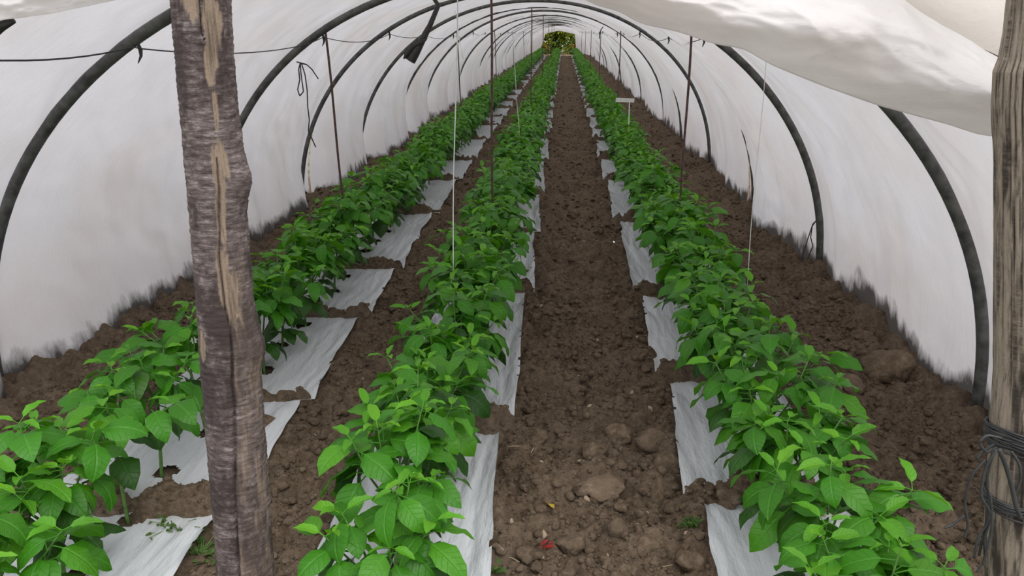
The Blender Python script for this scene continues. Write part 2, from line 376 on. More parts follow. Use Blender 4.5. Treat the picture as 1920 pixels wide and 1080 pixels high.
# ------------------------------------------------------------ SETTING: polythene cover
def prof(th, y, inset=0.0):
    """th 0 = right foot, pi = left foot"""
    a = np.where(np.cos(th) > 0, AR, AL-.10*np.clip((np.asarray(y, float)-3.4)/2.4, 0, 1))-inset
    z = (TOP-inset)*np.abs(np.sin(th))**.96
    return CX+a*np.sign(np.cos(th))*np.abs(np.cos(th))**.98, z
def cover(ys, nth):
    th = np.linspace(-.02, np.pi+.02, nth); Y, T = np.meshgrid(ys, th, indexing='ij'); Y = Y.ravel(); T = T.ravel()
    hp = np.array(HOOPS); k = np.clip(np.searchsorted(hp, Y)-1, 0, len(hp)-2); u = np.clip((Y-hp[k])/(hp[k+1]-hp[k]), 0, 1)
    sg = 4*u*(1-u)
    side = np.sin(np.clip(T, 0, np.pi))
    ar_ = np.array([.05, .035, .155, .05, .14, .06, .17, .05, .10, .16, .05, .12]+[.07, .13, .05]*8)[k]
    al_ = np.array([.03, .04, .05, .06, .09, .05, .13, .06, .12, .05, .10, .06]+[.12, .06, .08]*8)[k]
    wr = .5+.5*np.tanh(np.cos(T)*2.2); amp = ar_*wr+al_*(1-wr)+.02*fbm(T*1.2, k*3.1, 71)
    dep = amp*sg**.8*(1-.55*side**6)+.02*fbm(Y*1.5, T*2, 72)*np.minimum(1, sg*2)
    # creases running off the hoops, and gathers at the foot
    cr = .014*fbm(Y*3+T*6, T*14-Y*5, 73, 3)*np.minimum(1, sg*1.6)+.010*np.abs(fbm(Y*4-T*9, T*5+Y*2.5, 76, 2))+.006*fbm(Y*16, T*1.1, 74, 3)*np.clip(1.5-2*side, 0, 1)
    x, z = prof(np.clip(T, 0, np.pi), Y, -.034)
    nx = np.cos(T); nz = np.sin(T); d = dep+cr
    x = x-nx*d; z = z-nz*d
    foot = np.clip(1-side*2.2, 0, 1)
    z = z+np.where(T < 0, T*6, 0)+np.where(T > np.pi, (np.pi-T)*6, 0)
    x = x+foot*.07*fbm(Y*1.7, nx, 75)+np.where(np.cos(T) < 0, .20*foot**1.2*np.minimum(1, .12+sg*1.5), 0)
    return np.stack([x, Y, z], 1), grid_faces(len(ys), nth)
VV = []; FF = []; off = 0
for ys, nth in [(np.arange(1.98, 8.0, .035), 200), (np.arange(7.995, 20, .08), 120), (np.arange(19.99, YEND+.01, .2), 70)]:
    V, f = cover(ys, nth); VV.append(V); FF.append(f+off); off += len(V)
link('ceiling', mesh_np('ceiling', np.vstack(VV), np.vstack(FF), M_cover), kind='structure')

# far end wall with its doorway
def endwall():
    out = [prof(np.array([t]), 50, -.03) for t in np.linspace(0, np.pi, 61)]; out = [(float(a[0]), float(b[0])) for a, b in out]
    P = lambda a: (at(a[0], a[1], YEND)[0], at(a[0], a[1], YEND)[2])
    inn = [P((1082, 112)), P((1081, 105)), P((1078, 64)), P((1048, 57.5)), P((1023, 63)), P((1009, 105)), P((1008, 112))]
    # resample the doorway edge to 61 points
    L = [0]
    for a, b in zip(inn, inn[1:]): L.append(L[-1]+math.dist(a, b))
    q = np.linspace(0, L[-1], 61); ix = np.interp(q, L, [a[0] for a in inn]); iz = np.interp(q, L, [a[1] for a in inn])
    V = []
    for s in np.linspace(0, 1, 9):
        for k in range(61):
            V.append((out[k][0]*(1-s)+ix[k]*s, YEND+.03*math.sin(k*1.1+s*4)*s, out[k][1]*(1-s)+iz[k]*s))
    return mesh_np('wall_back', V, grid_faces(9, 61), M_cover)
link('wall_back', endwall(), kind='structure')

ORD = ['first', 'second', 'third', 'fourth', 'fifth', 'sixth', 'seventh', 'eighth', 'ninth', 'tenth', 'eleventh', 'twelfth', 'thirteenth', 'fourteenth', 'fifteenth', 'sixteenth', 'seventeenth', 'eighteenth', 'nineteenth']
TENS = {20: 'twent', 30: 'thirt', 40: 'fort', 50: 'fift', 60: 'sixt', 70: 'sevent', 80: 'eight', 90: 'ninet'}
def ordn(i):
    i += 1
    if i < 20: return ORD[i-1]
    if i == 100: return 'hundredth'
    if i > 100: return 'hundred and '+ordn(i-101)
    t = i//10*10
    return TENS[t]+'ieth' if i % 10 == 0 else TENS[t]+'y-'+ORD[i % 10-1]
# hoops
for i, Y in enumerate(HOOPS):
    th = np.linspace(.03, np.pi-.03, 72 if i < 6 else 40); x, z = prof(th, np.full_like(th, Y), .0)
    wob = .012*np.sin(th*3+i)
    pts = np.stack([x+wob*np.cos(th), np.full_like(x, Y), z-.0], 1)
    pts = np.vstack([[pts[0, 0]+.002, Y, -.12], [pts[0, 0]+.001, Y, -.02], pts, [pts[-1, 0]-.001, Y, -.02], [pts[-1, 0]-.002, Y, -.12]])
    r = .026 if i < 3 else .021
    thing('hoop', f'dark grey arched pipe hoop, {ordn(i)} from the entrance', 'hoop', (CX, Y, 0), 'pipe hoops of the tunnel', MB().tube(pts, r, 10 if i < 6 else 6).data('hoop', M_hoop, org=(CX, Y, 0)))
# long wires at both shoulders, tied at every hoop
for side, th0 in (('left', 2.20), ('right', .95)):
    P = []; K = []
    for i, (a, b) in enumerate(zip(HOOPS, HOOPS[1:])):
        for t in np.linspace(0, 1, 13)[:-1]:
            x, z = prof(np.array([th0+.02*math.sin(i*1.7)]), np.array([a+(b-a)*t]), .035); P.append((x[0], a+(b-a)*t, z[0]-4*t*(1-t)*.045))
        x, z = prof(np.array([th0+.02*math.sin(i*1.7)]), np.array([a]), .035); K.append((x[0], a, z[0]))
    w = thing('tension_wire', f'thin dark sagging wire tied from hoop to hoop along the {side} side', 'wire', P[0], 'wires along the tunnel shoulders')
    link('wire', MB().tube(P, .0032, 5).data('wire', M_wire, org=P[0]), w)
    for k in K[:12]:
        kb = MB().tube([(k[0], k[1]-.012, k[2]+.03), (k[0], k[1]+.01, k[2]-.005), (k[0]+.004, k[1], k[2]-.03), (k[0]-.008, k[1]-.01, k[2]-.06)], [.006, .010, .007, .002], 6)
        link('knot', kb.data('knot', M_wire, org=P[0]), w)

# ------------------------------------------------------------ mulch film
SP = .325
def row_ys(row): 
    y0 = {'left': 1.69, 'middle': 1.80, 'right': 1.70}[row]
    return np.arange(y0, YEND-.5, SP)
def mulch(row):
    VV = []; FF = []; off = 0
    for (y0, y1, st, nw) in [(1.84, 8, .013, 52), (7.987, 20, .04, 20), (19.96, YEND-.6, .12, 8)]:
        ys = np.arange(y0, y1+st*.5, st); l, r, ph = row_edges(row, ys); s = np.linspace(0, 1, nw)
        X = l[:, None]+(r-l)[:, None]*s; Y = np.repeat(ys[:, None], nw, 1)
        b = ground(X.ravel(), Y.ravel(), False).reshape(X.shape)
        m = MOUND[row]; k = np.clip(np.searchsorted(m, ys), 0, len(m)-1); dm = np.minimum(np.abs(ys-m[k]), np.abs(ys-m[np.clip(k-1, 0, None)]))
        base = .03*fbm(X*.7, Y*.5, 1)
        e = np.minimum(s, 1-s)[None]
        rip = .015*np.abs(fbm(X*20+Y*2.2, Y*1.3, 81, 3))+.008*fbm(X*34-Y*3, Y*2.2, 87, 2)+.008*fbm(X*9, Y*5, 82, 3)+.007*np.sin((X*55+fbm(Y*2, X*3, 84)*5))*np.clip(1-e*5, 0, 1)
        up_ = .030*np.clip(1-e*9, 0, 1)*(vn(Y*2.2, X*0+ROWS[row], 83) > .35)*(1-.2*ph[:, None])
        Z = base+.010+rip*np.minimum(1, dm/.12)[:, None]+up_*np.minimum(1, dm/.1)[:, None]
        V = np.stack([X.ravel(), Y.ravel(), Z.ravel()], 1); f = grid_faces(len(ys), nw)
        c = V[f].mean(1); keep = np.ones(len(f), bool)
        if y0 < 2:
            for py in row_ys(row)[:16]:
                keep &= ((c[:, 0]-ROWS[row]-.02*math.sin(py*9))**2/.05**2+(c[:, 1]-py)**2/.045**2) > 1
        # torn bits on the edge
        tear = (vn(c[:, 1]*25, c[:, 0]*30, 90) > .86) & ((np.minimum(np.abs(c[:, 0]-np.interp(c[:, 1], ys, l)), np.abs(c[:, 0]-np.interp(c[:, 1], ys, r)))) < .014)
        VV.append(V); FF.append(f[keep & ~tear]+off); off += len(V)
    return mesh_np('mulch_film', np.vstack(VV), np.vstack(FF), M_mulch)
wh = {'left': 'nearest the left wall', 'middle': 'left of the path', 'right': 'right of the path'}
for rn in ROWS:
    o = thing('mulch_film', f'wrinkled white plastic mulch sheet under the {rn} pepper row, {wh[rn]}', 'plastic sheet', (0, 0, 0), 'white mulch sheets under the rows', mulch(rn))

# ------------------------------------------------------------ pepper plants
def leaf_geo(W=.46, droop=1.0, rise=0.0, fold=.22, curl=.0, nl=8, nw=4, pet=.20, tw=0.0):
    """unit-length leaf; base at origin, along +X, petiole then blade"""
    V = []; UV = []
    n = nl; ang = rise; x = 0.; z = 0.
    P = [(0, 0)]; 
    for k in range(2): x += pet/2*math.cos(ang+.2); z += pet/2*math.sin(ang+.2); P.append((x, z))
    V = []; F4 = []
    for k, (a, b) in enumerate(P):      # petiole: three-sided tube, written as quads
        w = .012 if k else .016
        for (dy, dz) in ((-w, .004), (w, .004), (0, -w*1.4)): V.append((a, dy, b+dz)); UV.append((0, .5))
    for k in range(2):
        for j in range(3): F4.append((k*3+j, k*3+(j+1) % 3, k*3+3+(j+1) % 3, k*3+3+j))
    o0 = len(V); L = 1-pet; ss = np.linspace(-1, 1, nw+1)
    for i in range(n+1):
        t = i/n; 
        w = W/2*(max(t, 0)**.55)*(1-t)**.88*2.08 if 0 < t < 1 else .006
        w *= 1+.05*math.sin(i*2.4)
        for s in ss:
            yy = s*w; zz = abs(s)*w*fold+.022*math.sin(i*1.9+s*2)*abs(s)*(0 < t < 1)-curl*(s*s)*w
            # normal of the spine
            V.append((x-zz*math.sin(ang), yy*math.cos(tw*t), z+zz*math.cos(ang)+yy*math.sin(tw*t))); UV.append((t, .5+s*.5*w/(W/2+1e-6)))
        ang -= droop*(.6+.8*t)/n; x += L/n*math.cos(ang); z += L/n*math.sin(ang)
    m = nw+1
    for i in range(n):
        for j in range(nw): F4.append((o0+i*m+j, o0+(i+1)*m+j, o0+(i+1)*m+j+1, o0+i*m+j+1))
    return np.array(V), np.array(F4), np.array(UV)
def variants(n, **rngs):
    out = []
    for i in range(n):
        r = random.Random(i*17+len(rngs)); kw = {k: r.uniform(*v) for k, v in rngs.items()}
        out.append(leaf_geo(**kw))
    return out
G_young = variants(5, W=(.38, .48), droop=(.3, .9), fold=(.3, .55), tw=(-.3, .3))
G_mat = variants(8, W=(.50, .64), droop=(.8, 1.7), fold=(.05, .3), curl=(0, .25), tw=(-.4, .4))
G_old = variants(6, W=(.52, .66), droop=(.9, 1.8), fold=(-.05, .22), curl=(.1, .35), tw=(-.5, .5))
def unit_mesh(G, m): return [mesh_np('leaf', g[0], g[1], m, uv=g[2]) for g in G]
U = {'y': unit_mesh(G_young, M_young), 'm': unit_mesh(G_mat, M_mature), 'o': unit_mesh(G_old, M_old)}
GL = {'y': G_young, 'm': G_mat, 'o': G_old}
def low(G):      # small far leaves: 3 x 2 quads
    return None
def plant_plan(r, hgt=.53, wid=1.0, dens=1.0, bare=False):
    """stem polylines and leaves (kind, variant, position, yaw, pitch, roll, size)"""
    stems = []; leaves = []; flowers = []
    fz = hgt*(.52 if bare else r.uniform(.28, .38)); top = hgt
    lean = (r.uniform(-.03, .03), r.uniform(-.03, .03))
    stems.append(([(0, 0, -.03), (lean[0]*.5, lean[1]*.5, fz*.5), (lean[0], lean[1], fz)], [.0075, .0065, .006]))
    nb = r.choice((5, 6, 6, 7)); a0 = r.uniform(0, 6.28); tips = []
    for k in range(nb):
        a = a0+k*2*math.pi/nb+r.uniform(-.35, .35); rr = (r.uniform(.10, .205) if k else .03)*wid; zt = top*(1.0-.9*rr)*r.uniform(.86, 1.06)
        tip = (math.cos(a)*rr*1.15, math.sin(a)*rr*.9, zt); mid = (tip[0]*.55, tip[1]*.55, fz+(zt-fz)*.5)
        stems.append(([(lean[0], lean[1], fz), mid, tip], [.005, .0035, .002])); tips.append((tip, mid, a))
    ph = r.uniform(0, 6)
    for (tip, mid, a) in tips:
        for q in range(int(3*dens+.5)):
            ph += 2.4; leaves.append(('y', r.randrange(5), tip, ph, r.uniform(-.1, .8), r.uniform(-.4, .4), r.uniform(.07, .115)))
        for q in range(int(6*dens)):
            ph += 2.4; g_ = r.uniform(.35, 1); p = [tip[i]*g_+mid[i]*(1-g_) for i in range(3)]
            leaves.append(('m', r.randrange(8), p, ph, r.uniform(-.45, .30), r.uniform(-.5, .5), r.uniform(.12, .18)))
        for q in range(int(3*dens)):
            p = [mid[i]*.8+tip[i]*.2 for i in range(3)]; p[2] += r.uniform(-.04, .05); aa = a+r.uniform(-1.1, 1.1)
            leaves.append(('m' if q else 'o', r.randrange(6), p, aa, r.uniform(-.6, .15), r.uniform(-.5, .5), r.uniform(.15, .21)))
        if r.random() < .35: flowers.append((mid[0]*1.1, mid[1]*1.1, mid[2]+.02))
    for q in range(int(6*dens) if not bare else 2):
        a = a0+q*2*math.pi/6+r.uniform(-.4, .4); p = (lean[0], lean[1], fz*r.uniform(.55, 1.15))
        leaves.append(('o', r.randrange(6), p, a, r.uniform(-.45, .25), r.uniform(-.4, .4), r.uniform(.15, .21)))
    return stems, leaves, flowers
def stem_mesh(stems):
    b = MB()
    for p, r in stems: b.tube(p, r, 5, False)
    return b.data('stem', M_stem)
def foliage_mesh(plan, nl=4, nw=2):
    V = []; Fq = []; UV = []; mi = []; rn = []; off = 0
    for (k, v, p, a, pi_, ro, s) in plan[1]:
        g = leaf_geo(W=.52 if k != 'y' else .42, droop=.5 if k == 'y' else 1.1, fold=.3 if k == 'y' else .15, nl=nl, nw=nw)
        R = np.array(Euler((ro, -pi_, a)).to_matrix()); P = g[0]*s@R.T+np.array(p)
        f = g[1][6:]
        V.append(P); Fq.append(f+off); UV.append(g[2]); off += len(P); mi += [{'y': 0, 'm': 1, 'o': 2}[k]]*len(f); rn += [random.random()]*len(P)
    return mesh_np('foliage', np.vstack(V), np.vstack(Fq), [M_young, M_mature, M_old], mi=mi, uv=np.vstack(UV), rnd=rn)
far_plans = [plant_plan(random.Random(900+i), dens=1.0) for i in range(8)]
far_me = [(foliage_mesh(p), stem_mesh(p[0])) for p in far_plans]
fl = MB()
for k in range(6):
    a = k*math.pi/3; c, s = math.cos(a), math.sin(a)
    fl.add([(0, 0, 0), (.007*c-.004*s, .007*s+.004*c, -.002), (.014*c, .014*s, -.004), (.007*c+.004*s, .007*s-.004*c, -.002)], [[0, 3, 2, 1]])
flower_me = fl.data('flower', M_flower, False)
LEAFY = 9.0; stuffV = []
for rn, cx in ROWS.items():
    for i, y in enumerate(row_ys(rn)):
        r = random.Random(hash((int(cx*100), i)) & 0xffffff)
        x = cx+r.uniform(-.035, .035); yy = y+r.uniform(-.03, .03); z = .02
        nm = f'{ordn(i)} leafy green pepper plant from the entrance in the {rn} row'
        if i >= 100:
            stuffV.append((x, yy, r.uniform(0, 6.28), r.uniform(.9, 1.08), i % 8)); continue
        p = thing('pepper_plant', nm, 'plant', (x, yy, z), f'pepper plants of the {rn} row')
        if y < LEAFY:
            plan = plant_plan(r, r.uniform(.50, .57)*(.93 if i < 1 else 1), 1.0, .72 if rn == 'left' and i in (2, 3, 4) else 1.0, rn == 'left' and i in (2, 3, 4))
            link('stem', stem_mesh(plan[0]), p)
            for (k, v, q, a, pi_, ro, s) in plan[1]:
                L = U[k]; link('leaf', L[v % len(L)], p, q, (ro, -pi_, a), s)
            for q in plan[2]: link('flower', flower_me, p, q, (r.uniform(-1, 1), r.uniform(-1, 1), 0), 1.2)
        else:
            fm, sm = far_me[r.randrange(8)]; a = r.uniform(0, 6.28); s = r.uniform(.92, 1.1)
            link('foliage', fm, p, (0, 0, 0), (0, 0, a), s); link('stem', sm, p, (0, 0, 0), (0, 0, a), s)
VV = []; FF = []; MI = []; RR = []; UV_ = []; off = 0
for (x, y, a, s, k) in stuffV:
    me = far_me[k][0]; n = len(me.vertices); v = np.empty(n*3, np.float32); me.vertices.foreach_get('co', v); v = v.reshape(-1, 3)*s
    c, q = math.cos(a), math.sin(a); P = np.stack([v[:, 0]*c-v[:, 1]*q+x, v[:, 0]*q+v[:, 1]*c+y, v[:, 2]+.02], 1)
    f = np.empty(len(me.polygons)*4, np.int32); me.loops.foreach_get('vertex_index', f); m_ = np.empty(len(me.polygons), np.int32); me.polygons.foreach_get('material_index', m_)
    VV.append(P); FF.append(f.reshape(-1, 4)+off); MI.append(m_); RR.append(np.repeat(rng.random(n//16+1), 16)[:n]); off += n
V = np.vstack(VV); link('pepper_foliage', mesh_np('pepper_foliage', V, np.vstack(FF), [M_young, M_mature, M_old], mi=np.concatenate(MI), uv=np.full((len(V), 2), .3), rnd=np.concatenate(RR)), kind='stuff', label='dense green pepper foliage at the far end of the three rows', category='plants')

# ------------------------------------------------------------ supports hanging from hoops to the rows
def vert(name, label, cat, top, bot, r, m, group, seg=6, extra=None):
    org = (bot[0], bot[1], bot[2]); n = 9
    P = [tuple(top[i]+(bot[i]-top[i])*t+(.004*math.sin(t*7) if i == 0 else 0) for i in range(3)) for t in np.linspace(0, 1, n)]
    return thing(name, label, cat, org, group, MB().tube(P, r, seg).data(name, m, org=org))
for k, (hi, wd) in enumerate(zip((2, 5, 8, 11, 14, 17), ('nearest', 'second nearest', 'third nearest', 'fourth nearest', 'fifth nearest', 'sixth nearest'))):
    Y = HOOPS[hi]
    for rn, xx in (('left', -1.60), ('middle', -.50), ('right', .86)):
        u = (xx-CX)/(AR if xx > CX else AL); zt = TOP*math.sqrt(1-u*u)-.01
        xt = xx-(.06 if rn == 'left' else 0)
        vert('support_rod', f'{wd} thin rusty brown rod hanging from a hoop into the {rn} row', 'rod', (xt, Y, zt), (xx, Y, .2), .0085, M_rod, 'rusty rods hanging over the rows')
def tpx(px, py, Y): return tuple(at(px, py, Y))
for lb, a, b, Y in [('taut white twine dropping in front of the tall brown rod into the middle row', (858, -60), (849, 525), 3.75),
                    ('white twine slanting down into the middle row behind the brown rod', (958, 30), (975, 262), 9.1),
                    ('white twine dropping into the right row nearest the right entrance post', (1424, 300), (1400, 540), 3.85),
                    ('faint white twine hanging high beside the middle row, left of the brown rod', (853, 20), (868, 110), 8.2)]:
    q = at(a[0], a[1], Y); 
    if 'nearest the right' in lb: a = (1440, 60)
    vert('white_twine', lb, 'string', tpx(*a, Y), tpx(*b, Y), .0017 if 'nearest the right' in lb else .0026, M_twine, 'white twines')
# white row marker
Yt = 9.9; p0 = at(1180, 240, Yt); p1 = at(1180, 190, Yt)
mk = thing('row_marker', 'small white T-shaped marker standing in the right pepper row', 'marker', tuple(p0))
link('stake', MB().tube([p0-[0, 0, .3], p1], .005, 6).data('stake', M_tag, org=p0), mk)
pb = at(1172, 188, Yt); Rm = np.array(Euler((.2, .04, .15)).to_matrix())
link('name_plate', MB().box(pb, (.225, .012, .045), Rm).data('name_plate', M_tag, False, org=p0), mk)
# black hose end hanging from the first visible hoop
P = [(-.50, 3.38, 1.985), (-.515, 3.37, 1.90), (-.54, 3.36, 1.80)]+[tuple(at(x, y, 3.35)) for x, y in ((822, 10), (806, 48), (790, 78), (778, 98), (769, 114))]
hz = thing('hanging_hose', 'short black hose end hanging from the top of the tunnel, flared at its tip', 'hose', P[0])
link('hose', MB().tube(P, [.009, .009, .009, .010, .011, .015, .021, .022], 10, False).data('hose', M_strap, org=P[0]), hz)
fp = [at(x, y, 3.34) for x, y in ((797, 73), (775, 86), (762, 104), (757, 110))]
fb = MB().tube(fp, [.009, .014, .012, .003], 6)
link('torn_flap', fb.data('torn_flap', M_strap, org=P[0]), hz)
# twine loops on hoops
def cord(lb, paths, r=.0035, cat='cord'):
    org = tuple(paths[0][0]); b = MB()
    for p in paths:
        p = np.array(p); t = np.linspace(0, 1, len(p)); tt = np.linspace(0, 1, len(p)*5)
        b.tube(np.stack([np.interp(tt, t, p[:, i]) for i in range(3)], 1), r, 5)
    return thing('loose_cord', lb, cat, org, None, b.data('loose_cord', M_wire, org=org))
Y2 = 5.7
L = lambda pts, Y: [tuple(at(x, y, Y)) for x, y in pts]
cord('dark cord tied on the second hoop on the left, loop and long tail hanging', [
    L([(563, 118), (560, 130), (562, 150), (558, 168), (562, 180), (569, 172), (566, 150), (564, 135), (563, 118)], Y2),
    L([(565, 118), (572, 140), (576, 170), (577, 200), (580, 225), (578, 245), (584, 258), (592, 276)], Y2),
    L([(565, 119), (575, 121), (585, 130), (597, 148)], Y2), L([(556, 116), (572, 120)], 5.68)], .0045)
cord('dark cord loop hanging low on the second hoop at the right wall', [
    L([(1530, 414), (1524, 420), (1514, 450), (1506, 475), (1504, 488)], Y2-.05), L([(1530, 414), (1523, 424), (1520, 445), (1524, 462), (1514, 486)], Y2-.05)], .004)
cord('short dark cord bent over the far hoop near the right shoulder', [L([(1131, 50), (1127, 55), (1124, 65), (1124, 73)], 9.9)], .006)

# ------------------------------------------------------------ entrance posts
def post_mat(name, bark_d, bark_l, wood_l, grey):
    m, nt, b, o = mat(name)
    tc = N(nt, 'ShaderNodeTexCoord').outputs['Object']
    band = noise(nt, 1.0, 6, tc, .8, (26, 26, 120)); blot = noise(nt, 9, 5, tc, .72, (1, 1, .6)); grain = noise(nt, 1.0, 5, tc, .7, (110, 110, 7)); fine = noise(nt, 190, 4, tc, .7)
    c1 = ramp(nt, band, [(.36, bark_d), (.52, bark_l), (.70, grey)])
    c1 = mixc(nt, ramp(nt, blot, [(.44, 0.), (.56, .88)]), c1, bark_d)
    wood = ramp(nt, grain, [(.34, tuple(x*.45 for x in wood_l)), (.5, wood_l), (.72, tuple(x*1.2 for x in wood_l))])
    msk = N(nt, 'ShaderNodeAttribute', attribute_name='peel').outputs['Fac']
    c = mixc(nt, msk, c1, wood)
    lk(nt, c, b.inputs['Base Color']); b.inputs['Roughness'].default_value = .8; b.inputs['Specular IOR Level'].default_value = .25
    h = mixc(nt, msk, band, grain); lk(nt, bump(nt, mth(nt, 'ADD', N_sep(nt, h), mth(nt, 'MULTIPLY', fine, .35)), .9, .006), b.inputs['Normal'])
    return m
def N_sep(nt, s):
    n = N(nt, 'ShaderNodeRGBToBW'); lk(nt, s, n.inputs[0]); return n.outputs[0]
M_post1 = post_mat('barked_post', (.045, .032, .030), (.145, .115, .108), (.25, .19, .14), (.37, .325, .315))
M_post2 = post_mat('weathered_post', (.035, .028, .022), (.14, .112, .085), (.255, .215, .165), (.26, .225, .19))
def sm(x, a, b): t = np.clip((x-a)/(b-a), 0, 1); return t*t*(3-2*t)
def post(rows_px, Y, right_open, detail, mk_mat, name):
    zc = []; xc = []; rc = []
    for (py, xl, xr) in rows_px:
        a = at(xl, py, Y); b = at(xr, py, Y); zc.append((a[2]+b[2])/2); xc.append((a[0]+b[0])/2); rc.append((b[0]-a[0])/2)
    zc = np.array(zc)[::-1]; xc = np.array(xc)[::-1]; rc = np.array(rc)[::-1]; py = np.array([r[0] for r in rows_px], float)[::-1]
    z0, z1 = -.25, 2.3
    zz = np.linspace(z0, z1, 760)
    sl = (xc[3]-xc[0])/(zc[3]-zc[0]); cx = np.interp(zz, zc, xc); cx = np.where(zz < zc[0], xc[0]+(zz-zc[0])*sl, cx)
    st = (xc[-1]-xc[-2])/(zc[-1]-zc[-2]); cx = np.where(zz > zc[-1], xc[-1]+(zz-zc[-1])*st, cx); rr = np.interp(zz, zc, rc)
    pyz = np.interp(zz, zc, py); pyz = np.where(zz < zc[0], 1080+(zc[0]-zz)*800, pyz); pyz = np.where(zz > zc[-1], -(zz-zc[-1])*900, pyz)
    nt_ = 150; th = np.linspace(0, 2*np.pi, nt_, endpoint=False)
    Z, T = np.meshgrid(zz, th, indexing='ij'); PY = np.repeat(pyz[:, None], nt_, 1)
    u = np.cos(T); front = (np.sin(T) < 0)       # u: -1 left .. 1 right as seen from the path; front faces -Y
    peel, dz = detail(u, front, PY, Z, T)
    R = rr[:, None]*(1+.02*fbm(T*2, Z*6, 5)+.0)+dz
    V = np.stack([cx[:, None]+R*np.cos(T), Y+rr[:, None]+R*np.sin(T)-rr[:, None], Z], -1).reshape(-1, 3)
    i, j = np.meshgrid(np.arange(len(zz)-1), np.arange(nt_), indexing='ij'); j2 = (j+1) % nt_
    Fq = np.stack([i*nt_+j, i*nt_+j2, (i+1)*nt_+j2, (i+1)*nt_+j], -1).reshape(-1, 4)
    nV = len(V); org = (cx[0], Y, 0.)
    V = np.vstack([V, [cx[-1], Y, z1]])-np.array(org)
    k = np.arange(nt_); capf = np.stack([(len(zz)-1)*nt_+k, (len(zz)-1)*nt_+(k+1) % nt_, np.full(nt_, nV), np.full(nt_, nV)], 1)
    me = mesh_np(name, V, Fq, mk_mat)
    a = me.attributes.new('peel', 'FLOAT', 'POINT'); a.data.foreach_set('value', np.append(peel.ravel(), 1).astype(np.float32))
    return me, org, (cx, zz, rr)
def det_left(u, front, PY, Z, T):
    n = fbm(T*5, Z*14, 21, 4, .6); n2 = fbm(T*9, Z*30, 22, 4, .6)
    def ell(cu, cy, ru, ry): return 1-np.sqrt(((u-cu+.0*n)/ru)**2+((PY-cy)/ry)**2)+n*.55+n2*.25
    pl = np.maximum.reduce([ell(.52, 315, .22, 62), ell(.46, 385, .20, 70), ell(.42, 500, .24, 60), ell(.62, 40, .3, 60)*1.0, ell(.55, 110, .24, 50), ell(.1, 0, .3, 38), ell(.55, 540, .22, 70), ell(.58, 200, .12, 50)-.25])
    kn = 1-np.sqrt(((u+.62)/.17)**2+((PY-632)/30)**2)+n*.12
    peel = np.maximum(sm(pl, .0, .16), sm(kn, 0, .12))*front
    # bark stands proud; horizontal cracks; long split
    hc = fbm(T*2.2, Z*210, 23, 3, .6)
    dz = .0022*(1-peel)*(1+.9*hc)+.0018*n2*(1-peel)+.0006*fbm(T*40, Z*6, 24)*peel
    cu = np.interp(PY, [-100, 60, 90, 270, 330, 420, 470, 560, 600, 700, 740, 900, 1080, 1300], [.3, .35, .55, .5, .42, .42, .30, .38, .45, .38, .42, .22, .16, .1])+.02*fbm(Z*14, Z*0, 25)
    w = np.interp(PY, [-100, 0, 60, 80, 270, 300, 380, 420, 470, 560, 600, 640, 780, 1080], [.01, .02, .02, 0, 0, .02, .045, .02, .035, .03, .015, .03, .045, .04])
    g = np.exp(-((u-cu)/np.maximum(w, .004))**2)*front*(w > .003)
    dz = dz-.012*g
    dz = dz+.009*np.exp(-((PY-335)/30)**2)*sm(u, .6, 1)+.006*np.exp(-((PY-655)/28)**2)*sm(u, .6, 1)+.002*np.exp(-(((u+.62)/.16)**2+((PY-632)/26)**2))*front
    brown = sm(u-cu, .02, .12)*front*(.12+.55*np.clip(n*1.5+.2, 0, 1))*sm(PY, 380, 620)
    return np.clip(np.maximum(peel, brown)-g*.9, 0, 1), dz
def det_right(u, front, PY, Z, T):
    n = fbm(T*4, Z*5, 26, 4, .6); n2 = fbm(T*30, Z*4, 27, 4, .6); g = fbm(T*22, Z*2.6, 28, 4, .55)
    peel = sm(n+.35, .0, .35)
    dz = .0025*g+.0015*n2-.006*sm(g, .25, .5)
    return np.clip(peel-sm(g, .22, .42)*.9, 0, 1), dz
rows1 = [(0, 326, 428), (100, 334, 433), (200, 343, 441), (300, 352, 454), (345, 357, 460), (400, 361, 458), (500, 369, 466), (560, 373, 470), (600, 377, 478), (650, 380, 487), (700, 384, 485), (800, 392, 492), (900, 400, 498), (1000, 408, 504), (1080, 412, 510)]
me, org, P1 = post(rows1, 1.6, False, det_left, M_post1, 'bark_post')
thing('entrance_post', 'round wooden post with flaking brown bark and a long split, left of the path', 'post', org, None, me)
rows2 = [(0, 1893, 1990), (60, 1887, 1990), (110, 1878, 1990), (135, 1868, 1988), (200, 1865, 1985), (300, 1869, 1984), (400, 1869, 1982), (600, 1868, 1980), (700, 1868, 1978), (800, 1862, 1975), (950, 1853, 1970), (1080, 1850, 1966)]
me, org, P2 = post(rows2, 1.55, True, det_right, M_post2, 'weathered_post')
thing('entrance_post', 'grey weathered wooden post with black fissures at the right edge, wrapped in wire', 'post', org, None, me)
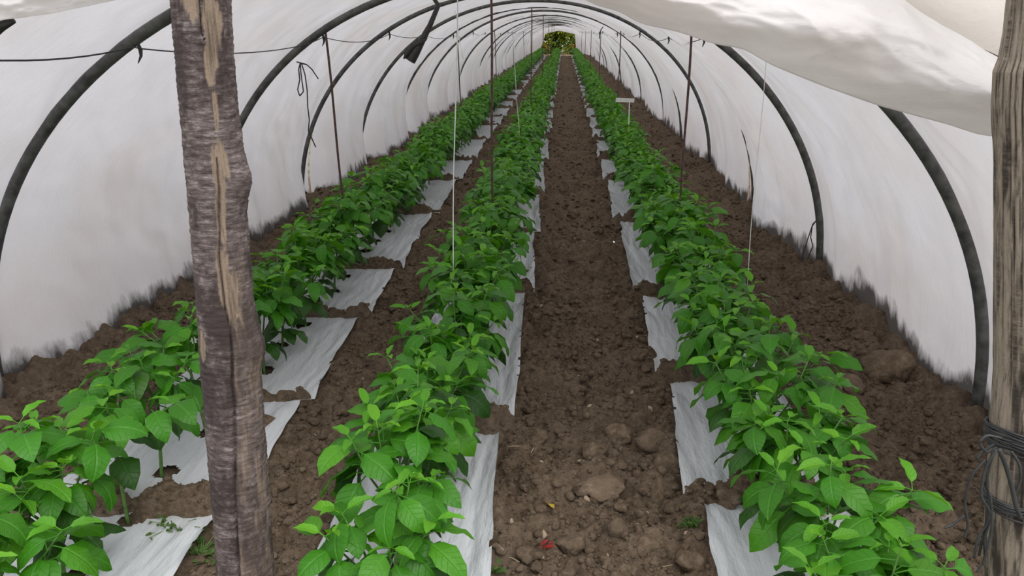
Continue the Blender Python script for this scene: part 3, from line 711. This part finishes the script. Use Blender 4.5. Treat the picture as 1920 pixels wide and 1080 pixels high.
# black binding wire wrapped round the right post
bw = MB(); cx2, zz2, rr2 = P2
def wrap(zc, turns, spread, seed):
    r = random.Random(seed); n = turns*28; pts = []
    for i in range(n):
        t = i/n; a = t*turns*2*math.pi; z = zc+spread*math.sin(t*turns*1.7+seed)+.004*math.sin(a*2)
        R = float(np.interp(z, zz2, rr2))+.006+.003*math.sin(i*.9+seed); X = float(np.interp(z, zz2, cx2))
        pts.append((X+R*math.cos(a), 1.55+R*math.sin(a), z))
    bw.tube(pts, .0026, 5)
zA = at(1880, 835, 1.5)[2]; zB = at(1880, 965, 1.5)[2]
for s in range(4): wrap(zA+.006*s-.01, 4, .016, s)
for s in range(3): wrap(zB+.005*s, 3, .011, 10+s)
for s, pts in enumerate([[(1872, 840), (1885, 870), (1897, 910), (1905, 950), (1915, 975)], [(1895, 845), (1912, 870), (1915, 900), (1902, 930)], [(1870, 838), (1850, 850), (1835, 830), (1850, 815), (1880, 822)],
                         [(1862, 845), (1850, 900), (1856, 950), (1845, 1000), (1835, 1045)], [(1870, 840), (1846, 880), (1838, 930), (1860, 965)], [(1850, 860), (1822, 890), (1808, 940), (1816, 985), (1808, 1010)],
                         [(1860, 965), (1845, 1010), (1848, 1050), (1830, 1075)], [(1865, 832), (1845, 845), (1830, 862), (1850, 870)], [(1856, 920), (1862, 980), (1852, 1030), (1842, 1060)], [(1810, 965), (1785, 985), (1770, 990)], [(1858, 960), (1850, 985), (1834, 1005), (1826, 1050)]]):
    q = np.array(L(pts, 1.43+.006*(s % 4))); tt = np.linspace(0, 1, len(q)*6); t0 = np.linspace(0, 1, len(q))
    q = np.stack([np.interp(tt, t0, q[:, i]) for i in range(3)], 1); q = np.apply_along_axis(lambda c: np.convolve(np.pad(c, 2, 'edge'), np.ones(5)/5, 'valid'), 0, q)
    bw.tube(q, .0028 if s else .0045, 5)
thing('binding_wire', 'tangle of black binding wire wrapped round the weathered right post', 'wire', (cx2[300], 1.55, zB), None, bw.data('binding_wire', M_wire, org=(cx2[300], 1.55, zB)))

# ------------------------------------------------------------ rolled-up door sheets over the entrance
def drape(low_px, hi_px, Yl, name, label, bulge, th=.05, seed=1, lip=True):
    """low_px / hi_px: lower and upper edge lines; the sheet bellies towards the path and turns under"""
    lo = np.array([at(x, y, Yl) for x, y in low_px]); hi = np.array([at(x, y, Yl+.05) for x, y in hi_px])
    nu, nv = 170, 60; u = np.linspace(0, 1, nu)
    def rs(P):
        d = np.r_[0, np.cumsum(np.linalg.norm(np.diff(P, axis=0), axis=1))]; d /= d[-1]
        Q = np.stack([np.interp(u, d, P[:, i]) for i in range(3)], 1)
        return np.apply_along_axis(lambda c: np.convolve(np.pad(c, 3, 'reflect', reflect_type='odd'), np.ones(7)/7, 'valid'), 0, Q)
    A = rs(lo); B = rs(hi); V = []
    v = np.linspace(0, 1, nv)
    for s in v:
        # s 0 top .. .8 bottom lip .. 1 tucked back up behind
        if s < .8: t = s/.8; P = B+(A-B)*t; off = -bulge*math.sin(math.pi*(t**1.3))
        else: t = (s-.8)/.2; P = A+(B-A)*(.35*t); off = +.07*math.sin(t*math.pi/2)
        t_ = s
        f = .028*np.abs(fbm(u*6+t_*2.5, t_*4-u*3, seed, 3))+.010*fbm(u*14-t_*5, t_*7+u*6, seed+2, 3)+.03*fbm(u*2.2, t_*1.6, seed+5, 2)*math.sin(math.pi*min(1, s/.8))
        f = f+.012*np.sin((u*3+t_*2.2)*6+seed)*math.sin(math.pi*min(1, s/.8))
        Q = P.copy(); Q[:, 1] += off+f; V.append(Q)
    V = np.array(V).reshape(-1, 3); org = V[0].copy()
    me = mesh_np(name, V-org, grid_faces(nv, nu), M_drape)
    return thing(name, label, 'plastic sheet', tuple(org), None, me)
drape([(1075, -12), (1100, 2), (1130, 14), (1160, 20), (1200, 45), (1270, 60), (1340, 84), (1395, 92), (1440, 120), (1550, 165), (1650, 200), (1780, 235), (1840, 255), (1880, 257), (1990, 250)],
      [(1085, -60), (1100, -60), (1160, -60), (1260, -60), (1340, -60), (1420, -60), (1520, -60), (1600, -50), (1690, -10), (1740, 30), (1800, 65), (1850, 95), (1880, 112), (1920, 130), (1990, 150)], 1.78,
      'door_sheet', 'rolled-up milky plastic door sheet sagging across the top right of the entrance', .15, seed=3)
def flat_sheet(q, Y, name, label):
    c = [at(x, y, Y) for x, y in q]; nu = nv = 30; V = []
    for a in np.linspace(0, 1, nu):
        for b in np.linspace(0, 1, nv):
            P = (c[0]*(1-a)+c[1]*a)*(1-b)+(c[3]*(1-a)+c[2]*a)*b; P = P+np.array([0, .012*math.sin(a*9+b*2)+.01*math.sin(b*7), 0]); V.append(P)
    V = np.array(V); o = V[0].copy(); return thing(name, label, 'plastic sheet', tuple(o), None, mesh_np(name, V-o, grid_faces(nu, nv), M_gable))
flat_sheet([(1560, -140), (2080, -140), (2080, 190), (1650, 10)], 1.87, 'gable_sheet', 'flat beige plastic sheet above the rolled door sheet, beside the right post')
drape([(-160, 70), (-60, 46), (0, 38), (40, 34), (90, 26), (140, 16), (190, 6), (235, -4), (300, -22), (460, -50)], [(-160, -60), (-60, -70), (0, -80), (80, -85), (140, -90), (200, -95), (260, -100), (340, -105), (400, -110), (480, -115)], 1.72,
      'door_sheet', 'edge of the rolled plastic sheet in the top left corner of the entrance', .05, seed=9)
pz = L([(-60, 95), (-20, 68), (4, 48), (26, 39)], 1.75)
thing('bar_end', 'dark pipe end poking out under the rolled sheet in the top left corner', 'pipe', pz[0], None, MB().tube(pz, [.012, .012, .011, .006], 8).data('bar_end', M_strap, org=pz[0]))

# ------------------------------------------------------------ small things lying on the path
def weed(px, py, lb, n, spread, seed):
    p = atz(px, py, .02); r = random.Random(seed); w = thing('weed', lb, 'weed', (p[0], p[1], ground1(p[0], p[1])-.005)); b = MB()
    for k in range(n):
        a = r.uniform(0, 6.28); q = r.uniform(.2, 1)*spread; tip = (math.cos(a)*q, math.sin(a)*q, r.uniform(.02, .05)); b.tube([(0, 0, 0), (tip[0]*.5, tip[1]*.5, tip[2]*.7), tip], .0015, 4, False)
        for j in range(4):
            t = r.uniform(.3, 1); link('leaf', weed_me[r.randrange(3)], w, (tip[0]*t, tip[1]*t, tip[2]*t), (r.uniform(-.4, .4), -r.uniform(-.1, .6), r.uniform(0, 6.28)), r.uniform(.018, .034))
    link('stem', b.data('stem', M_stem), w)
weed_me = unit_mesh([leaf_geo(W=.55, droop=.5, nl=4, nw=2, pet=.15) for _ in range(3)], M_weed)
weed(1295, 965, 'small green weed beside the lowest gap in the right mulch sheet', 10, .075, 1)
weed(930, 1062, 'tiny round-leaved weed at the bottom of the soil path', 4, .03, 2)
weed(330, 975, 'low creeping weed on the soil patch left of the barked post', 22, .14, 3)
weed(375, 1020, 'creeping weed at the foot of the barked post, left side', 24, .14, 4)
weed(1000, 500, 'small weed at the edge of the middle mulch sheet', 4, .05, 5)
def litter(px, py, lb, m, n, s, name, seed, cat):
    p = atz(px, py, .03); r = random.Random(seed); V = []; Fq = []
    for k in range(n):
        a = r.uniform(0, 6.28); c = np.array([r.uniform(-s, s), r.uniform(-s, s), r.uniform(.003, .012)]); l = r.uniform(.4, 1)*s; w = l*.35
        d = np.array([math.cos(a), math.sin(a), r.uniform(-.2, .5)]); e = np.array([-math.sin(a), math.cos(a), r.uniform(-.3, .3)])
        o = len(V); V += [c-d*l, c-e*w, c+e*w*.3+[0, 0, l*.3], c+e*w, c+d*l]; Fq += [(o, o+1, o+2, o+3), (o+1, o+4, o+3, o+2)]
    z = ground1(p[0], p[1]); return thing(name, lb, cat, (p[0], p[1], z+.004), None, mesh_np(name, V, Fq, m, False))
litter(1024, 1022, 'crumpled bit of bright red peel low on the soil path', M_red, 8, .022, 'red_peel', 1, 'peel')
litter(1065, 917, 'small red scrap beside the large clod on the soil path', M_red, 4, .012, 'red_peel', 2, 'peel')
litter(1088, 1062, 'dull red scrap at the very bottom of the soil path', M_red, 3, .013, 'red_peel', 3, 'peel')
yl = leaf_geo(W=.5, droop=.8, pet=.1)
yp = atz(1040, 938, .03); thing('fallen_leaf', 'yellow fallen leaf lying beside the big clod on the path', 'leaf', (yp[0], yp[1], ground1(yp[0], yp[1])+.025), None, mesh_np('fallen_leaf', yl[0], yl[1], M_yel, uv=yl[2]), rot=(.4, -.3, 2.2), scale=.075)
for k, (px, py) in enumerate([(965, 842), (1000, 845), (960, 1025), (1175, 968), (935, 1020), (1250, 1055), (1130, 700), (650, 640)]):
    p = atz(px, py, .03); a = k*1.3; z = ground1(p[0], p[1])+.01
    link('straw', MB().tube([(-.03*math.cos(a), -.03*math.sin(a), 0), (0, 0, .004), (.025*math.cos(a+.3), .025*math.sin(a+.3), 0)], .0016, 4).data('straw', M_straw), floor, (p[0], p[1], z))

# ------------------------------------------------------------ bushes beyond the far doorway
def bush(x, y, w, h, mats, lb, seed, n=2600):
    r = np.random.default_rng(seed); V = []; Fq = []; UVs = []; mi = []; rn = []; off = 0
    g = leaf_geo(W=.55, droop=.8, nl=3, nw=2, pet=.05); f = g[1][6:]
    lob = [(r.uniform(-.6, .6)*w, r.uniform(-.35, .35)*w, (.12+.73*q/13)*h, r.uniform(.36, .52)*w) for q in range(14)]
    for k in range(n):
        c = lob[k % 14]; d = r.normal(size=3); d /= np.linalg.norm(d); p = np.array(c[:3])+d*c[3]*r.uniform(.75, 1.05)*np.array([1, 1, .8]); p[2] = max(p[2], .02)
        R = np.array(Euler((r.uniform(-.5, .5), -r.uniform(-.4, .8), math.atan2(d[1], d[0])+r.uniform(-.8, .8))).to_matrix()); s = r.uniform(.22, .40)
        V.append(g[0]*s@R.T+p); Fq.append(f+off); off += len(g[0]); UVs.append(g[2]); mi += [int(vn(np.array(p[0]*1.6), np.array(p[2]*1.6), seed)*3*.999) % len(mats)]*len(f); rn += [r.random()]*len(g[0])
    b = thing('bush', lb, 'bush', (x, y, 0), 'bushes beyond the far doorway')
    link('foliage', mesh_np('foliage', np.vstack(V), np.vstack(Fq), mats, mi=mi, uv=np.vstack(UVs), rnd=rn), b)
    t = MB()
    for q in lob[:5]: t.tube([(0, 0, -.05), (q[0]*.4, q[1]*.4, q[2]*.5), q[:3]], [.05, .035, .015], 6, False)
    link('trunk', t.data('trunk', M_bark0), b)
bush(-2.6, 61.6, 1.3, 2.5, [M_bush, M_bush3, M_bush2], 'yellow-green bush at the left of the far doorway', 1)
bush(-.6, 62.2, 1.3, 2.9, [M_bush2, M_bush, M_bush], 'tall green bush in the middle of the far doorway', 2)
bush(1.3, 61.4, 1.2, 2.5, [M_bush, M_bush2, M_bush3], 'green and rusty bush at the right of the far doorway', 3)
bush(-5.2, 62.5, 1.7, 3.0, [M_bush2, M_bush], 'dark bush out past the left side of the far end', 4, 1800)
bush(4.2, 62.5, 1.7, 3.0, [M_bush2, M_bush], 'dark bush out past the right side of the far end', 5, 1800)
bush(-2.6, 66.5, 2.0, 3.8, [M_bush, M_bush2], 'tallest olive bush standing behind the others at the far end', 6, 3000)
bush(1.2, 66.5, 2.0, 3.6, [M_bush2, M_bush], 'olive bush behind the rusty bush at the far end', 7, 3000)
